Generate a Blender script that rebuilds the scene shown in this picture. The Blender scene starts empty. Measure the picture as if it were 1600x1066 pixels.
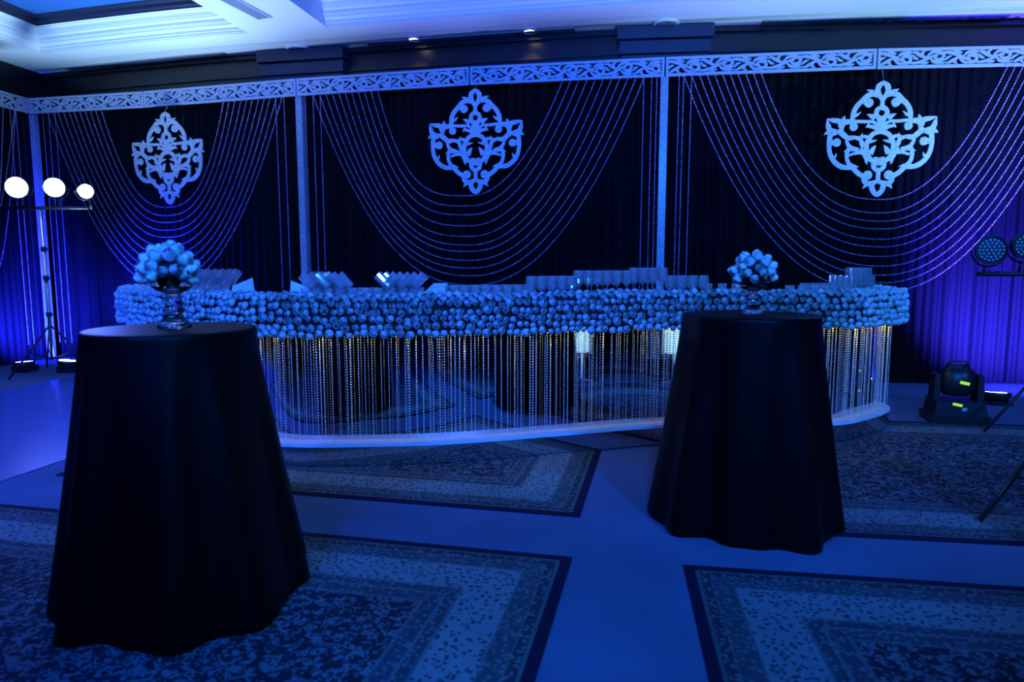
import bpy, math, random
from mathutils import Vector, Matrix
random.seed(7)
C = bpy.context.scene.collection
SC = bpy.context.scene
R = math.radians
F = 1050.0
CAM = Vector((0, 0, 1.35))
PITCH = R(6.4)

# ------------------------------------------------------------------ camera, world, lamps, exposure
cd = bpy.data.cameras.new('camera'); cam = bpy.data.objects.new('camera', cd); C.objects.link(cam)
cd.sensor_width = 36; cd.lens = F / 1600 * 36; cd.clip_start = .05; cd.clip_end = 100
cd.dof.use_dof = True; cd.dof.focus_distance = 5.2; cd.dof.aperture_fstop = 1.8
cam.location = CAM; cam.rotation_euler = (R(90) - PITCH, 0, 0)
SC.camera = cam
w = bpy.data.worlds.new('world'); SC.world = w; w.use_nodes = True
w.node_tree.nodes['Background'].inputs[0].default_value = (.0, .01, .06, 1)
w.node_tree.nodes['Background'].inputs[1].default_value = .02
SC.view_settings.view_transform = 'Standard'
SC.view_settings.look = 'None'
SC.view_settings.gamma = 1
SC.view_settings.use_curve_mapping = False
SC.view_settings.exposure = 0.0
try:
    SC.cycles.transparent_max_bounces = 32
    SC.cycles.max_bounces = 8
    SC.cycles.caustics_reflective = False
    SC.cycles.caustics_refractive = False
    SC.cycles.sample_clamp_indirect = 4
except Exception:
    pass


def aim(o, target):
    o.rotation_euler = (Vector(target) - o.location).to_track_quat('-Z', 'Y').to_euler()


def spot(name, loc, target, color, power, angle=60, blend=.6, size=.12):
    l = bpy.data.lights.new(name, 'SPOT'); l.color = color; l.energy = power
    l.spot_size = R(angle); l.spot_blend = blend; l.shadow_soft_size = size
    o = bpy.data.objects.new(name, l); C.objects.link(o); o.location = loc; aim(o, target)
    return o


# unseen blue fill spots added out of frame to light backdrop and bar
spot('wash_fill', (-2.6, -1.5, 3.6), (-2.0, 7.0, 1.9), (.022, .10, 1), 1350, 62, .5, .2)
spot('wash_fill', (2.4, -1.5, 3.6), (1.6, 6.0, 1.8), (.022, .14, 1), 1400, 62, .5, .2)
spot('wash_fill', (6.4, .2, 3.4), (3.6, 6.4, 1.6), (.02, .24, 1), 800, 52, .5, .2)
# hidden uplights added at the sides and behind the bar to brighten the ceiling
spot('ceiling_fill', (-4.4, 7.9, .3), (-5.1, 7.2, 4.1), (.36, .64, .95), 1000, 84, .8, .15)
spot('ceiling_fill', (-6.9, 3.6, .3), (-6.4, 6.9, 4.6), (.12, .45, 1), 500, 60, .8, .15)  # off-frame spot added to brighten the recessed panel at upper left
spot('ceiling_fill', (-3.4, 7.7, .3), (-3.5, 6.9, 4.1), (.30, .50, 1), 700, 76, .8, .15)
spot('ceiling_fill', (-.8, 7.2, .3), (-.9, 6.3, 4.1), (.17, .26, 1), 560, 76, .8, .15)
spot('ceiling_fill', (1.8, 6.9, .3), (2.0, 6.1, 4.1), (.20, .30, 1), 560, 76, .8, .15)
spot('ceiling_fill', (5.7, 5.0, .3), (4.9, 6.4, 4.1), (.28, .60, .95), 1200, 84, .8, .15)
spot('bar_fill', (.4, -.6, 3.5), (-.1, 5.2, 1.0), (.015, .25, 1), 800, 78, .5, .2)  # added fill from above the camera, brightens the roses along the bar
# unseen blue fill spots added overhead to brighten the floor, left and centre
spot('floor_fill', (-5.8, 3.2, 3.7), (-4.6, 5.4, 0), (.0, .04, 1), 1000, 84, .8, .2)
spot('floor_fill', (-1.5, .6, 3.8), (-1.0, 3.2, 0), (.004, .055, 1), 520, 90, .8, .2)


# ------------------------------------------------------------------ helpers
def ray(x, y):
    v = Vector(((x - 800) / F, (533 - y) / F, -1))
    c, s = math.cos(R(90) - PITCH), math.sin(R(90) - PITCH)
    return Vector((v.x, v.y * c - v.z * s, v.y * s + v.z * c))


def atz(x, y, z):
    d = ray(x, y); return CAM + d * ((z - CAM.z) / d.z)


def aty(x, y, Y):
    d = ray(x, y); return CAM + d * (Y / d.y)


def catmull(pts, n=10, closed=False):
    P = [Vector(p) for p in pts]; out = []
    m = len(P)
    for i in range(m - 1):
        p0 = P[i - 1] if i > 0 else P[0] * 2 - P[1]
        p1, p2 = P[i], P[i + 1]
        p3 = P[i + 2] if i + 2 < m else P[-1] * 2 - P[-2]
        for k in range(n):
            t = k / n
            out.append(.5 * ((2 * p1) + (p2 - p0) * t + (2 * p0 - 5 * p1 + 4 * p2 - p3) * t * t + (3 * p1 - p0 - 3 * p2 + p3) * t ** 3))
    out.append(P[-1].copy())
    return out


class Path2:
    """a plan curve, sampled evenly; at(s) gives the point, normal(s) the side facing the camera"""
    def __init__(self, pts, n=300):
        raw = catmull([Vector((p[0], p[1])) for p in pts], 20)
        L = [0]
        for a, b in zip(raw, raw[1:]): L.append(L[-1] + (b - a).length)
        self.len = L[-1]; self.p = []; j = 0
        for i in range(n + 1):
            s = self.len * i / n
            while j < len(L) - 2 and L[j + 1] < s: j += 1
            f = (s - L[j]) / max(1e-9, L[j + 1] - L[j])
            self.p.append(raw[j].lerp(raw[j + 1], min(1, f)))
        self.n = n; self.nr = []
        for i in range(n + 1):
            t = (self.p[min(n, i + 1)] - self.p[max(0, i - 1)]).normalized()
            self.nr.append(Vector((t.y, -t.x)))
    def off(self, i, o):
        return self.p[i] + self.nr[i] * o
    def at(self, s, o=0):
        f = max(0, min(1, s / self.len)) * self.n; i = min(self.n - 1, int(f)); f -= i
        return self.off(i, o).lerp(self.off(i + 1, o), f)
    def nat(self, s):
        i = max(0, min(self.n, int(round(s / self.len * self.n)))); return self.nr[i]
    def hit(self, x, y, o=0):
        """arc length where the pixel's vertical plane crosses the curve"""
        d = ray(x, y); best = None
        for i in range(self.n):
            a, b = self.off(i, o), self.off(i + 1, o)
            ca = a.x * d.y - a.y * d.x; cb = b.x * d.y - b.y * d.x
            if ca * cb <= 0 and a.y > 0:
                f = ca / (ca - cb) if ca != cb else 0
                q = a.lerp(b, f)
                if best is None or q.length < best[0]: best = (q.length, self.len * (i + f) / self.n, q)
        return best[1] if best else None
    def px(self, x, y, o=0):
        """3-D point on the curve's vertical wall seen at pixel x, y"""
        s = self.hit(x, y, o)
        if s is None: return None
        q = self.at(s, o); d = ray(x, y)
        t = q.y / d.y
        return Vector((q.x, q.y, CAM.z + d.z * t))


class MB:
    def __init__(self): self.v = []; self.f = []; self.s = []
    def add(self, vs, fs, smooth=False):
        b = len(self.v); self.v += [Vector(v) for v in vs]
        self.f += [tuple(i + b for i in f) for f in fs]; self.s += [smooth] * len(fs)
        return self
    def box(self, c, d, M=None, top=1.0):
        x, y, z = d[0] / 2, d[1] / 2, d[2] / 2
        vs = [Vector((sx * x * (top if sz > 0 else 1), sy * y * (top if sz > 0 else 1), sz * z)) for sz in (-1, 1) for sy in (-1, 1) for sx in (-1, 1)]
        if M: vs = [M @ v for v in vs]
        vs = [v + Vector(c) for v in vs]
        return self.add(vs, [(0, 2, 3, 1), (4, 5, 7, 6), (0, 1, 5, 4), (2, 6, 7, 3), (0, 4, 6, 2), (1, 3, 7, 5)])
    def tube(self, pts, r, n=8, cap=True):
        P = [Vector(p) for p in pts]; rr = r if isinstance(r, (list, tuple)) else [r] * len(P)
        vs = []; fs = []
        up = Vector((.31, .17, .93))
        for i, p in enumerate(P):
            t = (P[min(len(P) - 1, i + 1)] - P[max(0, i - 1)])
            t = t.normalized() if t.length > 1e-9 else Vector((0, 0, 1))
            a = t.cross(up)
            if a.length < .05: a = t.cross(Vector((1, 0, 0)))
            a.normalize(); b = t.cross(a)
            for k in range(n):
                an = 2 * math.pi * k / n
                vs.append(p + a * math.cos(an) * rr[i] + b * math.sin(an) * rr[i])
        for i in range(len(P) - 1):
            for k in range(n):
                k2 = (k + 1) % n
                fs.append((i * n + k, i * n + k2, (i + 1) * n + k2, (i + 1) * n + k))
        self.add(vs, fs, True)
        if cap:
            b = len(self.v) - len(vs)
            self.f.append(tuple(b + k for k in reversed(range(n)))); self.s.append(False)
            self.f.append(tuple(b + (len(P) - 1) * n + k for k in range(n))); self.s.append(False)
        return self
    def lathe(self, prof, n=24, M=None, smooth=True, rib=0):
        vs = []; fs = []
        for r, z in prof:
            for k in range(n):
                a = 2 * math.pi * k / n; q = r * (1 - rib * (k % 2)); vs.append(Vector((q * math.cos(a), q * math.sin(a), z)))
        for i in range(len(prof) - 1):
            for k in range(n):
                k2 = (k + 1) % n
                fs.append((i * n + k, i * n + k2, (i + 1) * n + k2, (i + 1) * n + k))
        if M: vs = [M @ v for v in vs]
        return self.add(vs, fs, smooth)
    def grid(self, rows, smooth=True, close=False):
        n = len(rows[0]); vs = [p for r in rows for p in r]; fs = []
        for i in range(len(rows) - 1):
            for k in range(n if close else n - 1):
                k2 = (k + 1) % n
                fs.append((i * n + k, i * n + k2, (i + 1) * n + k2, (i + 1) * n + k))
        return self.add(vs, fs, smooth)
    def prism(self, poly, z0, z1):
        n = len(poly)
        vs = [Vector((p[0], p[1], z0)) for p in poly] + [Vector((p[0], p[1], z1)) for p in poly]
        fs = [tuple(reversed(range(n))), tuple(range(n, 2 * n))] + [(i, (i + 1) % n, n + (i + 1) % n, n + i) for i in range(n)]
        return self.add(vs, fs)
    def octa(self, c, r, rz=None):
        rz = rz or r; c = Vector(c)
        return self.add([c + Vector(p) for p in ((r, 0, 0), (0, r, 0), (-r, 0, 0), (0, -r, 0), (0, 0, rz), (0, 0, -rz))],
                        [(0, 1, 4), (1, 2, 4), (2, 3, 4), (3, 0, 4), (1, 0, 5), (2, 1, 5), (3, 2, 5), (0, 3, 5)])
    def ribbon(self, pts, T, M, n=5):
        """flat stroke (x, y, width) of thickness T in the XZ plane of M, widths and ends as given"""
        sm = catmull([Vector(p) for p in pts], n) if len(pts) > 2 else [Vector(p) for p in pts]
        a = []; b = []
        for i, p in enumerate(sm):
            t = sm[min(len(sm) - 1, i + 1)] - sm[max(0, i - 1)]; t.z = 0
            t.normalize(); h = max(p.z, 1e-4) / 2
            a.append((p.x - t.y * h, p.y + t.x * h)); b.append((p.x + t.y * h, p.y - t.x * h))
        m = len(sm)
        vs = [M @ Vector((q[0], -T / 2, q[1])) for q in a] + [M @ Vector((q[0], -T / 2, q[1])) for q in b]
        vs += [M @ Vector((q[0], T / 2, q[1])) for q in a] + [M @ Vector((q[0], T / 2, q[1])) for q in b]
        fs = []
        for i in range(m - 1):
            fs.append((i, i + 1, m + i + 1, m + i)); fs.append((2 * m + i, 3 * m + i, 3 * m + i + 1, 2 * m + i + 1))
            fs.append((i, 2 * m + i, 2 * m + i + 1, i + 1)); fs.append((m + i, m + i + 1, 3 * m + i + 1, 3 * m + i))
        fs += [(0, m, 3 * m, 2 * m), (m - 1, 3 * m - 1, 4 * m - 1, 2 * m - 1)]
        return self.add(vs, fs)
    def disc(self, x, y, r, T, M, n=18):
        vs = [M @ Vector((x, -T / 2, y))] + [M @ Vector((x + r * math.cos(2 * math.pi * k / n), -T / 2, y + r * math.sin(2 * math.pi * k / n))) for k in range(n)]
        vs += [M @ Vector((x + r * math.cos(2 * math.pi * k / n), T / 2, y + r * math.sin(2 * math.pi * k / n))) for k in range(n)]
        fs = [(0, 1 + k, 1 + (k + 1) % n) for k in range(n)] + [(1 + k, n + 1 + k, n + 1 + (k + 1) % n, 1 + (k + 1) % n) for k in range(n)]
        return self.add(vs, fs)
    def mesh(self, name, mat, origin=(0, 0, 0)):
        o = Vector(origin); me = bpy.data.meshes.new(name)
        me.from_pydata([tuple(v - o) for v in self.v], [], self.f)
        me.polygons.foreach_set('use_smooth', self.s); me.update()
        if mat: me.materials.append(mat)
        return me


def link(name, me, parent=None, loc=None):
    o = bpy.data.objects.new(name, me); C.objects.link(o)
    if parent: o.parent = parent
    if loc is not None: o.location = loc
    return o


def part(name, mb, mat, parent, label=None):
    """mb is in world coordinates when the parent is an Empty without rotation"""
    org = Vector((0, 0, 0)); p = parent
    while p: org = org + p.location; p = p.parent
    o = link(name, mb.mesh(name, mat, org), parent)
    if label: o['label'] = label
    return o


def tag(o, label, cat, group=None):
    o['label'] = label; o['category'] = cat
    if group: o['group'] = group
    return o


def thing(name, label, cat, loc=(0, 0, 0), group=None):
    return tag(link(name, None, None, loc), label, cat, group)


def single(name, mb, mat, label, cat, loc, group=None):
    return tag(link(name, mb.mesh(name, mat, loc), None, loc), label, cat, group)


def struct(name, mb, mat, parent=None):
    o = link(name, mb.mesh(name, mat), parent)
    if not parent: o['kind'] = 'structure'
    return o


def copy_tree(o, parent=None):
    c = o.copy(); C.objects.link(c)
    if parent: c.parent = parent
    for ch in list(o.children): copy_tree(ch, c)
    return c


ORD = ['first', 'second', 'third', 'fourth', 'fifth', 'sixth', 'seventh', 'eighth', 'ninth', 'tenth', 'eleventh', 'twelfth', 'thirteenth',
       'fourteenth', 'fifteenth', 'sixteenth', 'seventeenth', 'eighteenth', 'nineteenth', 'twentieth', 'twenty-first', 'twenty-second', 'twenty-third', 'twenty-fourth']


# ------------------------------------------------------------------ materials
def mat(name, col=(.5, .5, .5), rough=.5, metal=0, spec=.5, emit=None, es=0, noise=None, bump=0, sheen=0):
    m = bpy.data.materials.new(name); m.use_nodes = True
    nt = m.node_tree; b = nt.nodes['Principled BSDF']
    b.inputs['Base Color'].default_value = (*col, 1); b.inputs['Roughness'].default_value = rough
    b.inputs['Metallic'].default_value = metal; b.inputs['Specular IOR Level'].default_value = spec
    if sheen: b.inputs['Sheen Weight'].default_value = sheen
    if emit: b.inputs['Emission Color'].default_value = (*emit, 1); b.inputs['Emission Strength'].default_value = es
    if noise:
        tc = nt.nodes.new('ShaderNodeTexCoord'); nz = nt.nodes.new('ShaderNodeTexNoise')
        nz.inputs['Scale'].default_value = noise[0]; nz.inputs['Detail'].default_value = 4
        nt.links.new(tc.outputs['Object'], nz.inputs['Vector'])
        mx = nt.nodes.new('ShaderNodeMix'); mx.data_type = 'RGBA'
        mx.inputs['A'].default_value = (*[c * (1 - noise[1]) for c in col], 1)
        mx.inputs['B'].default_value = (*[min(1, c * (1 + noise[1])) for c in col], 1)
        nt.links.new(nz.outputs['Fac'], mx.inputs['Factor']); nt.links.new(mx.outputs['Result'], b.inputs['Base Color'])
        if bump:
            bp = nt.nodes.new('ShaderNodeBump'); bp.inputs['Strength'].default_value = bump
            nt.links.new(nz.outputs['Fac'], bp.inputs['Height']); nt.links.new(bp.outputs['Normal'], b.inputs['Normal'])
    return m


def glitter(name, col, scale, rough=.35):
    """sequin or glitter finish: facets turned a little each way, so they sparkle in any light"""
    m = mat(name, col, rough, .0, .6); nt = m.node_tree; b = nt.nodes['Principled BSDF']
    tc = nt.nodes.new('ShaderNodeTexCoord'); vo = nt.nodes.new('ShaderNodeTexVoronoi'); vo.inputs['Scale'].default_value = scale
    nt.links.new(tc.outputs['Object'], vo.inputs['Vector'])
    mx = nt.nodes.new('ShaderNodeMix'); mx.data_type = 'RGBA'
    mx.inputs['A'].default_value = (*[c * .55 for c in col], 1); mx.inputs['B'].default_value = (*[min(1, c * 1.25) for c in col], 1)
    nt.links.new(vo.outputs['Color'], mx.inputs['Factor']); nt.links.new(mx.outputs['Result'], b.inputs['Base Color'])
    bp = nt.nodes.new('ShaderNodeBump'); bp.inputs['Strength'].default_value = .5; bp.inputs['Distance'].default_value = .01
    nt.links.new(vo.outputs['Color'], bp.inputs['Height']); nt.links.new(bp.outputs['Normal'], b.inputs['Normal'])
    return m


def clear_glass(name, tint=(1, 1, 1), body=.18, edge=.75):
    m = bpy.data.materials.new(name); m.use_nodes = True; nt = m.node_tree
    for n in list(nt.nodes): nt.nodes.remove(n)
    out = nt.nodes.new('ShaderNodeOutputMaterial'); tr = nt.nodes.new('ShaderNodeBsdfTransparent'); gl = nt.nodes.new('ShaderNodeBsdfGlossy')
    tr.inputs[0].default_value = (*tint, 1); gl.inputs['Roughness'].default_value = .06
    lw = nt.nodes.new('ShaderNodeLayerWeight'); lw.inputs['Blend'].default_value = .35
    mr = nt.nodes.new('ShaderNodeMapRange'); mr.inputs['To Min'].default_value = .14; mr.inputs['To Max'].default_value = edge
    nt.links.new(lw.outputs['Facing'], mr.inputs['Value'])
    mix = nt.nodes.new('ShaderNodeMixShader'); nt.links.new(mr.outputs[0], mix.inputs[0])
    nt.links.new(tr.outputs[0], mix.inputs[1]); nt.links.new(gl.outputs[0], mix.inputs[2])
    df = nt.nodes.new('ShaderNodeBsdfTranslucent'); df.inputs[0].default_value = (.9, .9, .9, 1)
    d2 = nt.nodes.new('ShaderNodeBsdfDiffuse'); d2.inputs[0].default_value = (.9, .9, .9, 1)
    md = nt.nodes.new('ShaderNodeMixShader'); nt.links.new(df.outputs[0], md.inputs[1]); nt.links.new(d2.outputs[0], md.inputs[2])
    m2 = nt.nodes.new('ShaderNodeMixShader'); m2.inputs[0].default_value = body
    nt.links.new(mix.outputs[0], m2.inputs[1]); nt.links.new(md.outputs[0], m2.inputs[2]); nt.links.new(m2.outputs[0], out.inputs[0])
    return m


def rug_mat(name, hx, hy, tone=(1, 1, 1)):
    """woven rug: bands by the distance from the edge, small motifs from cell textures"""
    m = mat(name, (.1, .1, .1), .95, 0, .15); nt = m.node_tree; b = nt.nodes['Principled BSDF']; N = nt.nodes.new; Lk = nt.links.new
    tc = N('ShaderNodeTexCoord'); sx = N('ShaderNodeSeparateXYZ'); Lk(tc.outputs['Object'], sx.inputs[0])
    def mth(op, a, bb=None):
        n = N('ShaderNodeMath'); n.operation = op
        for k, q in enumerate((a, bb)):
            if q is None: continue
            if isinstance(q, (int, float)): n.inputs[k].default_value = q
            else: Lk(q, n.inputs[k])
        return n.outputs[0]
    ex = mth('SUBTRACT', hx, mth('ABSOLUTE', sx.outputs[0])); ey = mth('SUBTRACT', hy, mth('ABSOLUTE', sx.outputs[1]))
    d = mth('MINIMUM', ex, ey)
    vo = N('ShaderNodeTexVoronoi'); vo.inputs['Scale'].default_value = 40; Lk(tc.outputs['Object'], vo.inputs['Vector'])
    v2 = N('ShaderNodeTexVoronoi'); v2.inputs['Scale'].default_value = 11; v2.feature = 'DISTANCE_TO_EDGE'
    nz = N('ShaderNodeTexNoise'); nz.inputs['Scale'].default_value = 30; nz.inputs['Detail'].default_value = 2; nz.inputs['Distortion'].default_value = 1.2
    Lk(tc.outputs['Object'], v2.inputs['Vector']); Lk(tc.outputs['Object'], nz.inputs['Vector'])
    n2 = N('ShaderNodeTexNoise'); n2.inputs['Scale'].default_value = 1.6; Lk(tc.outputs['Object'], n2.inputs['Vector'])
    def ramp(src, stops, interp='CONSTANT'):
        r = N('ShaderNodeValToRGB'); r.color_ramp.interpolation = interp
        e = r.color_ramp.elements
        while len(e) > 1: e.remove(e[-1])
        e[0].position = stops[0][0]; e[0].color = (*stops[0][1], 1)
        for p, c in stops[1:]:
            q = e.new(p); q.color = (*c, 1)
        Lk(src, r.inputs[0]); return r.outputs[0]
    T = lambda c: tuple(a * t for a, t in zip(c, tone))
    navy = (.010, .010, .035)
    ground = ramp(d, [(0, navy), (.045, T((.15, .16, .13))), (.062, T((.05, .055, .06))), (.10, T((.15, .16, .14))), (.108, T((.09, .10, .10))), (.185, T((.15, .16, .15))),
                      (.195, T((.31, .31, .28))), (.40, T((.16, .17, .15))), (.412, T((.07, .08, .09))), (.455, T((.2, .21, .19))), (.465, T((.08, .09, .10))), (.53, T((.17, .18, .16))), (.545, T((.03, .032, .045)))])
    motif = ramp(d, [(0, navy), (.045, T((.12, .13, .11))), (.062, T((.22, .23, .2))), (.195, T((.07, .075, .08))), (.40, T((.16, .17, .15))), (.412, T((.22, .23, .2))), (.545, T((.24, .25, .24)))])
    fine = ramp(vo.outputs['Distance'], [(0, (.3, .3, .3)), (.10, (1, 1, 1)), (.31, (1, 1, 1)), (.42, (0, 0, 0))], 'LINEAR')
    scrl = ramp(nz.outputs['Fac'], [(0, (0, 0, 0)), (.50, (0, 0, 0)), (.56, (1, 1, 1)), (.66, (1, 1, 1)), (.70, (0, 0, 0))], 'LINEAR')
    pick = ramp(d, [(0, (0, 0, 0)), (.545, (1, 1, 1))])
    mm = N('ShaderNodeMix'); mm.data_type = 'RGBA'; Lk(pick, mm.inputs['Factor']); Lk(fine, mm.inputs['A']); Lk(scrl, mm.inputs['B'])
    mx = N('ShaderNodeMix'); mx.data_type = 'RGBA'; Lk(mm.outputs['Result'], mx.inputs['Factor']); Lk(ground, mx.inputs['A']); Lk(motif, mx.inputs['B'])
    wear = N('ShaderNodeMapRange'); wear.inputs['To Min'].default_value = .35; wear.inputs['To Max'].default_value = .95; Lk(n2.outputs['Fac'], wear.inputs['Value'])
    mu = N('ShaderNodeVectorMath'); mu.operation = 'SCALE'; Lk(mx.outputs['Result'], mu.inputs[0]); Lk(wear.outputs[0], mu.inputs['Scale'])
    Lk(mu.outputs[0], b.inputs['Base Color'])
    bp = N('ShaderNodeBump'); bp.inputs['Strength'].default_value = .25; bp.inputs['Distance'].default_value = .004
    Lk(vo.outputs['Distance'], bp.inputs['Height']); Lk(bp.outputs['Normal'], b.inputs['Normal'])
    return m


M = dict(
    plaster=mat('ceiling_plaster', (.80, .80, .80), .6, noise=(3, .03)),
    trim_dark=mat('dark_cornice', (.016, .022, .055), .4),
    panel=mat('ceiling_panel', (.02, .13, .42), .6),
    wood=mat('dark_wood_panelling', (.009, .007, .012), .3, noise=(5, .3)),
    wall=mat('wall_dark', (.03, .03, .04), .7, noise=(4, .2)),
    carpet=mat('plain_carpet', (.095, .13, .195), .95, spec=.1, noise=(1.3, .45)),
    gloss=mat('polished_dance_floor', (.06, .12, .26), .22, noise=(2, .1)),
    drape=mat('black_drape', (.0032, .0035, .006), .7, spec=.08, noise=(20, .25)),
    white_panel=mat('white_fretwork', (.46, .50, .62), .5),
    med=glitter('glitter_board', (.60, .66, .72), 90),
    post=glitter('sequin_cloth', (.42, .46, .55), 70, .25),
    bead=mat('swag_bead', (.62, .45, .85), .15, 0, .8),
    black_cloth=mat('black_tablecloth', (.0012, .0012, .0018), .45, spec=.10, noise=(60, .2), sheen=.0),
    foam=mat('dark_green_foam', (.006, .012, .010), .9),
    rose=mat('white_rose_petal', (.74, .76, .72), .55, spec=.3, noise=(30, .06)),
    leaf=mat('rose_sepal', (.03, .07, .03), .6),
    mirror=mat('dark_mirror', (.62, .66, .72), .015, 1.0),
    ledge=mat('white_ledge', (.74, .76, .74), .35),
    counter=mat('counter_top', (.55, .57, .60), .3),
    black=mat('black_metal', (.012, .012, .014), .4),
    chrome=mat('steel_tube', (.55, .56, .6), .25, 1.0),
    crystal=mat('crystal_bead', (.92, .92, .88), .18, .2, 1.0),
    napkin=mat('white_napkin', (.78, .79, .78), .8, noise=(40, .05)),
    glass=clear_glass('clear_glass'),
    vase=mat('vase_glass', (.93, .96, 1), .03),
    lamp_on=mat('lit_led_lens', (1, 1, 1), .3, emit=(.55, .70, 1), es=60),
    lamp_blue=mat('lit_blue_led', (1, 1, 1), .3, emit=(.25, .45, 1), es=18),
    lens_off=mat('unlit_led_lens', (.30, .50, .55), .2),
    down=mat('warm_downlight', (1, 1, 1), .4, emit=(1, .82, .5), es=9),
    pillar=mat('lit_crystal_core', (1, 1, 1), .5, emit=(.45, .85, 1), es=1.3),
    pale_drape=mat('pale_drape', (.5, .6, .65), .8),
    tape=mat('fluorescent_tape', (.6, .9, .05), .6, emit=(.45, .80, .02), es=.75),
    grille=mat('vent_grille', (.25, .27, .33), .5),
)

_b = M['vase'].node_tree.nodes['Principled BSDF']; _b.inputs['Transmission Weight'].default_value = 1; _b.inputs['IOR'].default_value = 1.5

# ------------------------------------------------------------------ plan curves
ZF = 3.45                                                       # underside of the fretwork frieze
bpts = [atz(x, y, ZF) for x, y in ((45, 178), (226, 168), (462, 150), (737, 133), (1039, 119.5), (1372, 107.5), (1600, 103))]
dirn = (bpts[-1] - bpts[-2]).normalized()
far = bpts[-1] + dirn * 1.6
BACK = Path2([(p.x, p.y) for p in bpts] + [(far.x, far.y)], 400)
wpts = [atz(x, y, 4.08) for x, y in ((69, 117), (340, 91), (530, 78), (965, 48), (1110, 43), (1600, 32))]
wd = (wpts[-1] - wpts[-2]).normalized(); wfar = wpts[-1] + wd * 3
WALL = Path2([(p.x, p.y) for p in wpts] + [(wfar.x, wfar.y)], 200)

# ------------------------------------------------------------------ setting
struct('floor', MB().box((0, 2, -.05), (24, 20, .1)), M['carpet'])
left_dir = Vector((-.17, -.985)).normalized()                   # left wall runs from the far corner towards the camera
cor = WALL.p[0]
lend = cor + left_dir * 14
mb = MB(); mb.grid([[(*WALL.p[i], 0) for i in range(0, 201, 4)], [(*WALL.p[i], 4.08) for i in range(0, 201, 4)]], smooth=True)
struct('wall_back', mb, M['wood'])
mb = MB(); mb.grid([[(cor.x, cor.y, 0), (lend.x, lend.y, 0)], [(cor.x, cor.y, 4.08), (lend.x, lend.y, 4.08)]]); struct('wall_left', mb, M['wood'])
rend = WALL.p[-1]
mb = MB(); mb.grid([[(rend.x, rend.y, 0), (rend.x, -6, 0)], [(rend.x, rend.y, 4.75), (rend.x, -6, 4.75)]]); struct('wall_right', mb, M['wall'])
mb = MB(); mb.grid([[(-11, -6, 0), (rend.x, -6, 0)], [(-11, -6, 4.75), (rend.x, -6, 4.75)]]); struct('wall_front', mb, M['wall'])

# ceiling: perimeter soffit and stepped crown swept along left wall and back wall
prof = [(0, 4.08), (.36, 4.08), (.365, 4.10), (.385, 4.10), (.39, 4.08), (.405, 4.08), (.41, 4.10), (.425, 4.10), (.43, 4.08),
        (.78, 4.08), (.785, 4.10), (.80, 4.10), (.805, 4.085), (.82, 4.085), (.825, 4.1072), (.84, 4.1106), (.845, 4.1344), (.89, 4.1514), (.895, 4.1684), (.905, 4.1684),
        (.91, 4.1786), (.92, 4.1786), (.925, 4.1888), (.93, 4.2092), (.965, 4.2262), (.97, 4.2398), (.98, 4.2398), (.985, 4.25), (1.0, 4.2772), (1.03, 4.2874), (1.035, 4.2976), (1.06, 4.301)]
tprof = [(1.06, 4.301), (1.065, 4.318), (1.10, 4.3316), (1.11, 4.3656), (1.16, 4.386), (1.165, 4.3996)]
lnr = Vector((-left_dir.y, left_dir.x));
if lnr.x < 0: lnr = -lnr
stations = []
for k in (14, 0):
    stations.append((cor + left_dir * k, lnr, k))
def sweep(pr):
    mb = MB(); cols = []
    t0 = WALL.nr[0]
    # mitre at the corner
    bis = (lnr + t0).normalized(); sc = 1 / max(.3, bis.dot(t0))
    cols.append([(*(lend + lnr * o), z) for o, z in pr])
    cols.append([(*(cor + bis * o * sc), z) for o, z in pr])
    for i in range(4, 201, 2):
        if WALL.len * i / 200 > 1.25 * max(o for o, z in pr): cols.append([(*WALL.off(i, o), z) for o, z in pr])
    mb.grid(cols, smooth=False); return mb
struct('ceiling', sweep(prof), M['plaster'])
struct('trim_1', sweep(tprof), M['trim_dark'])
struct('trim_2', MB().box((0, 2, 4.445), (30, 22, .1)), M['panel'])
# beam crossing the ceiling towards the camera, flush with the soffit
a0, a1 = atz(382, 48, 4.08), atz(300, 0, 4.08); b0, b1 = atz(507, 40, 4.08), atz(452, 0, 4.08)
da, db = (a1 - a0).normalized(), (b1 - b0).normalized()
A0, A1, B0, B1 = a0 - da * .12, a0 + da * 9, b0 - db * .12, b0 + db * 9
mb = MB(); mb.prism([(p.x, p.y) for p in (A0, A1, B1, B0)], 4.079, 4.40); struct('trim_3', mb, M['plaster'])

# pilaster caps and the wood cornice band on the back wall
def cap(x0, x1, y):
    for i, (d, z0, z1) in enumerate(((.10, 3.62, 3.78), (.14, 3.78, 3.93), (.19, 3.93, 4.08))):
        s0, s1 = WALL.hit(x0, y), WALL.hit(x1, y); e = i * .025
        p = [WALL.at(s0 - e, 0), WALL.at(s1 + e, 0), WALL.at(s1 + e, d), WALL.at(s0 - e, d)]
        yield MB().prism([tuple(q) for q in p], z0, z1 - .012)
n = 4
for x0, x1, y in ((418, 540, 85), (972, 1104, 55)):
    e = link('trim_%d' % n, None); e['kind'] = 'structure'; n += 1
    for mbx in cap(x0, x1, y): part('moulding', mbx, M['trim_dark'], e)
mb = MB()
for z0, z1, d in ((3.80, 3.83, .03), (4.02, 4.08, .06)):
    rows = [[(*WALL.off(i, o), z) for i in range(0, 201, 4)] for o, z in ((0, z0), (d, z0), (d, z1), (0, z1))]
    mb.grid(rows, smooth=False)
struct('trim_%d' % n, mb, M['wood'])

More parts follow.
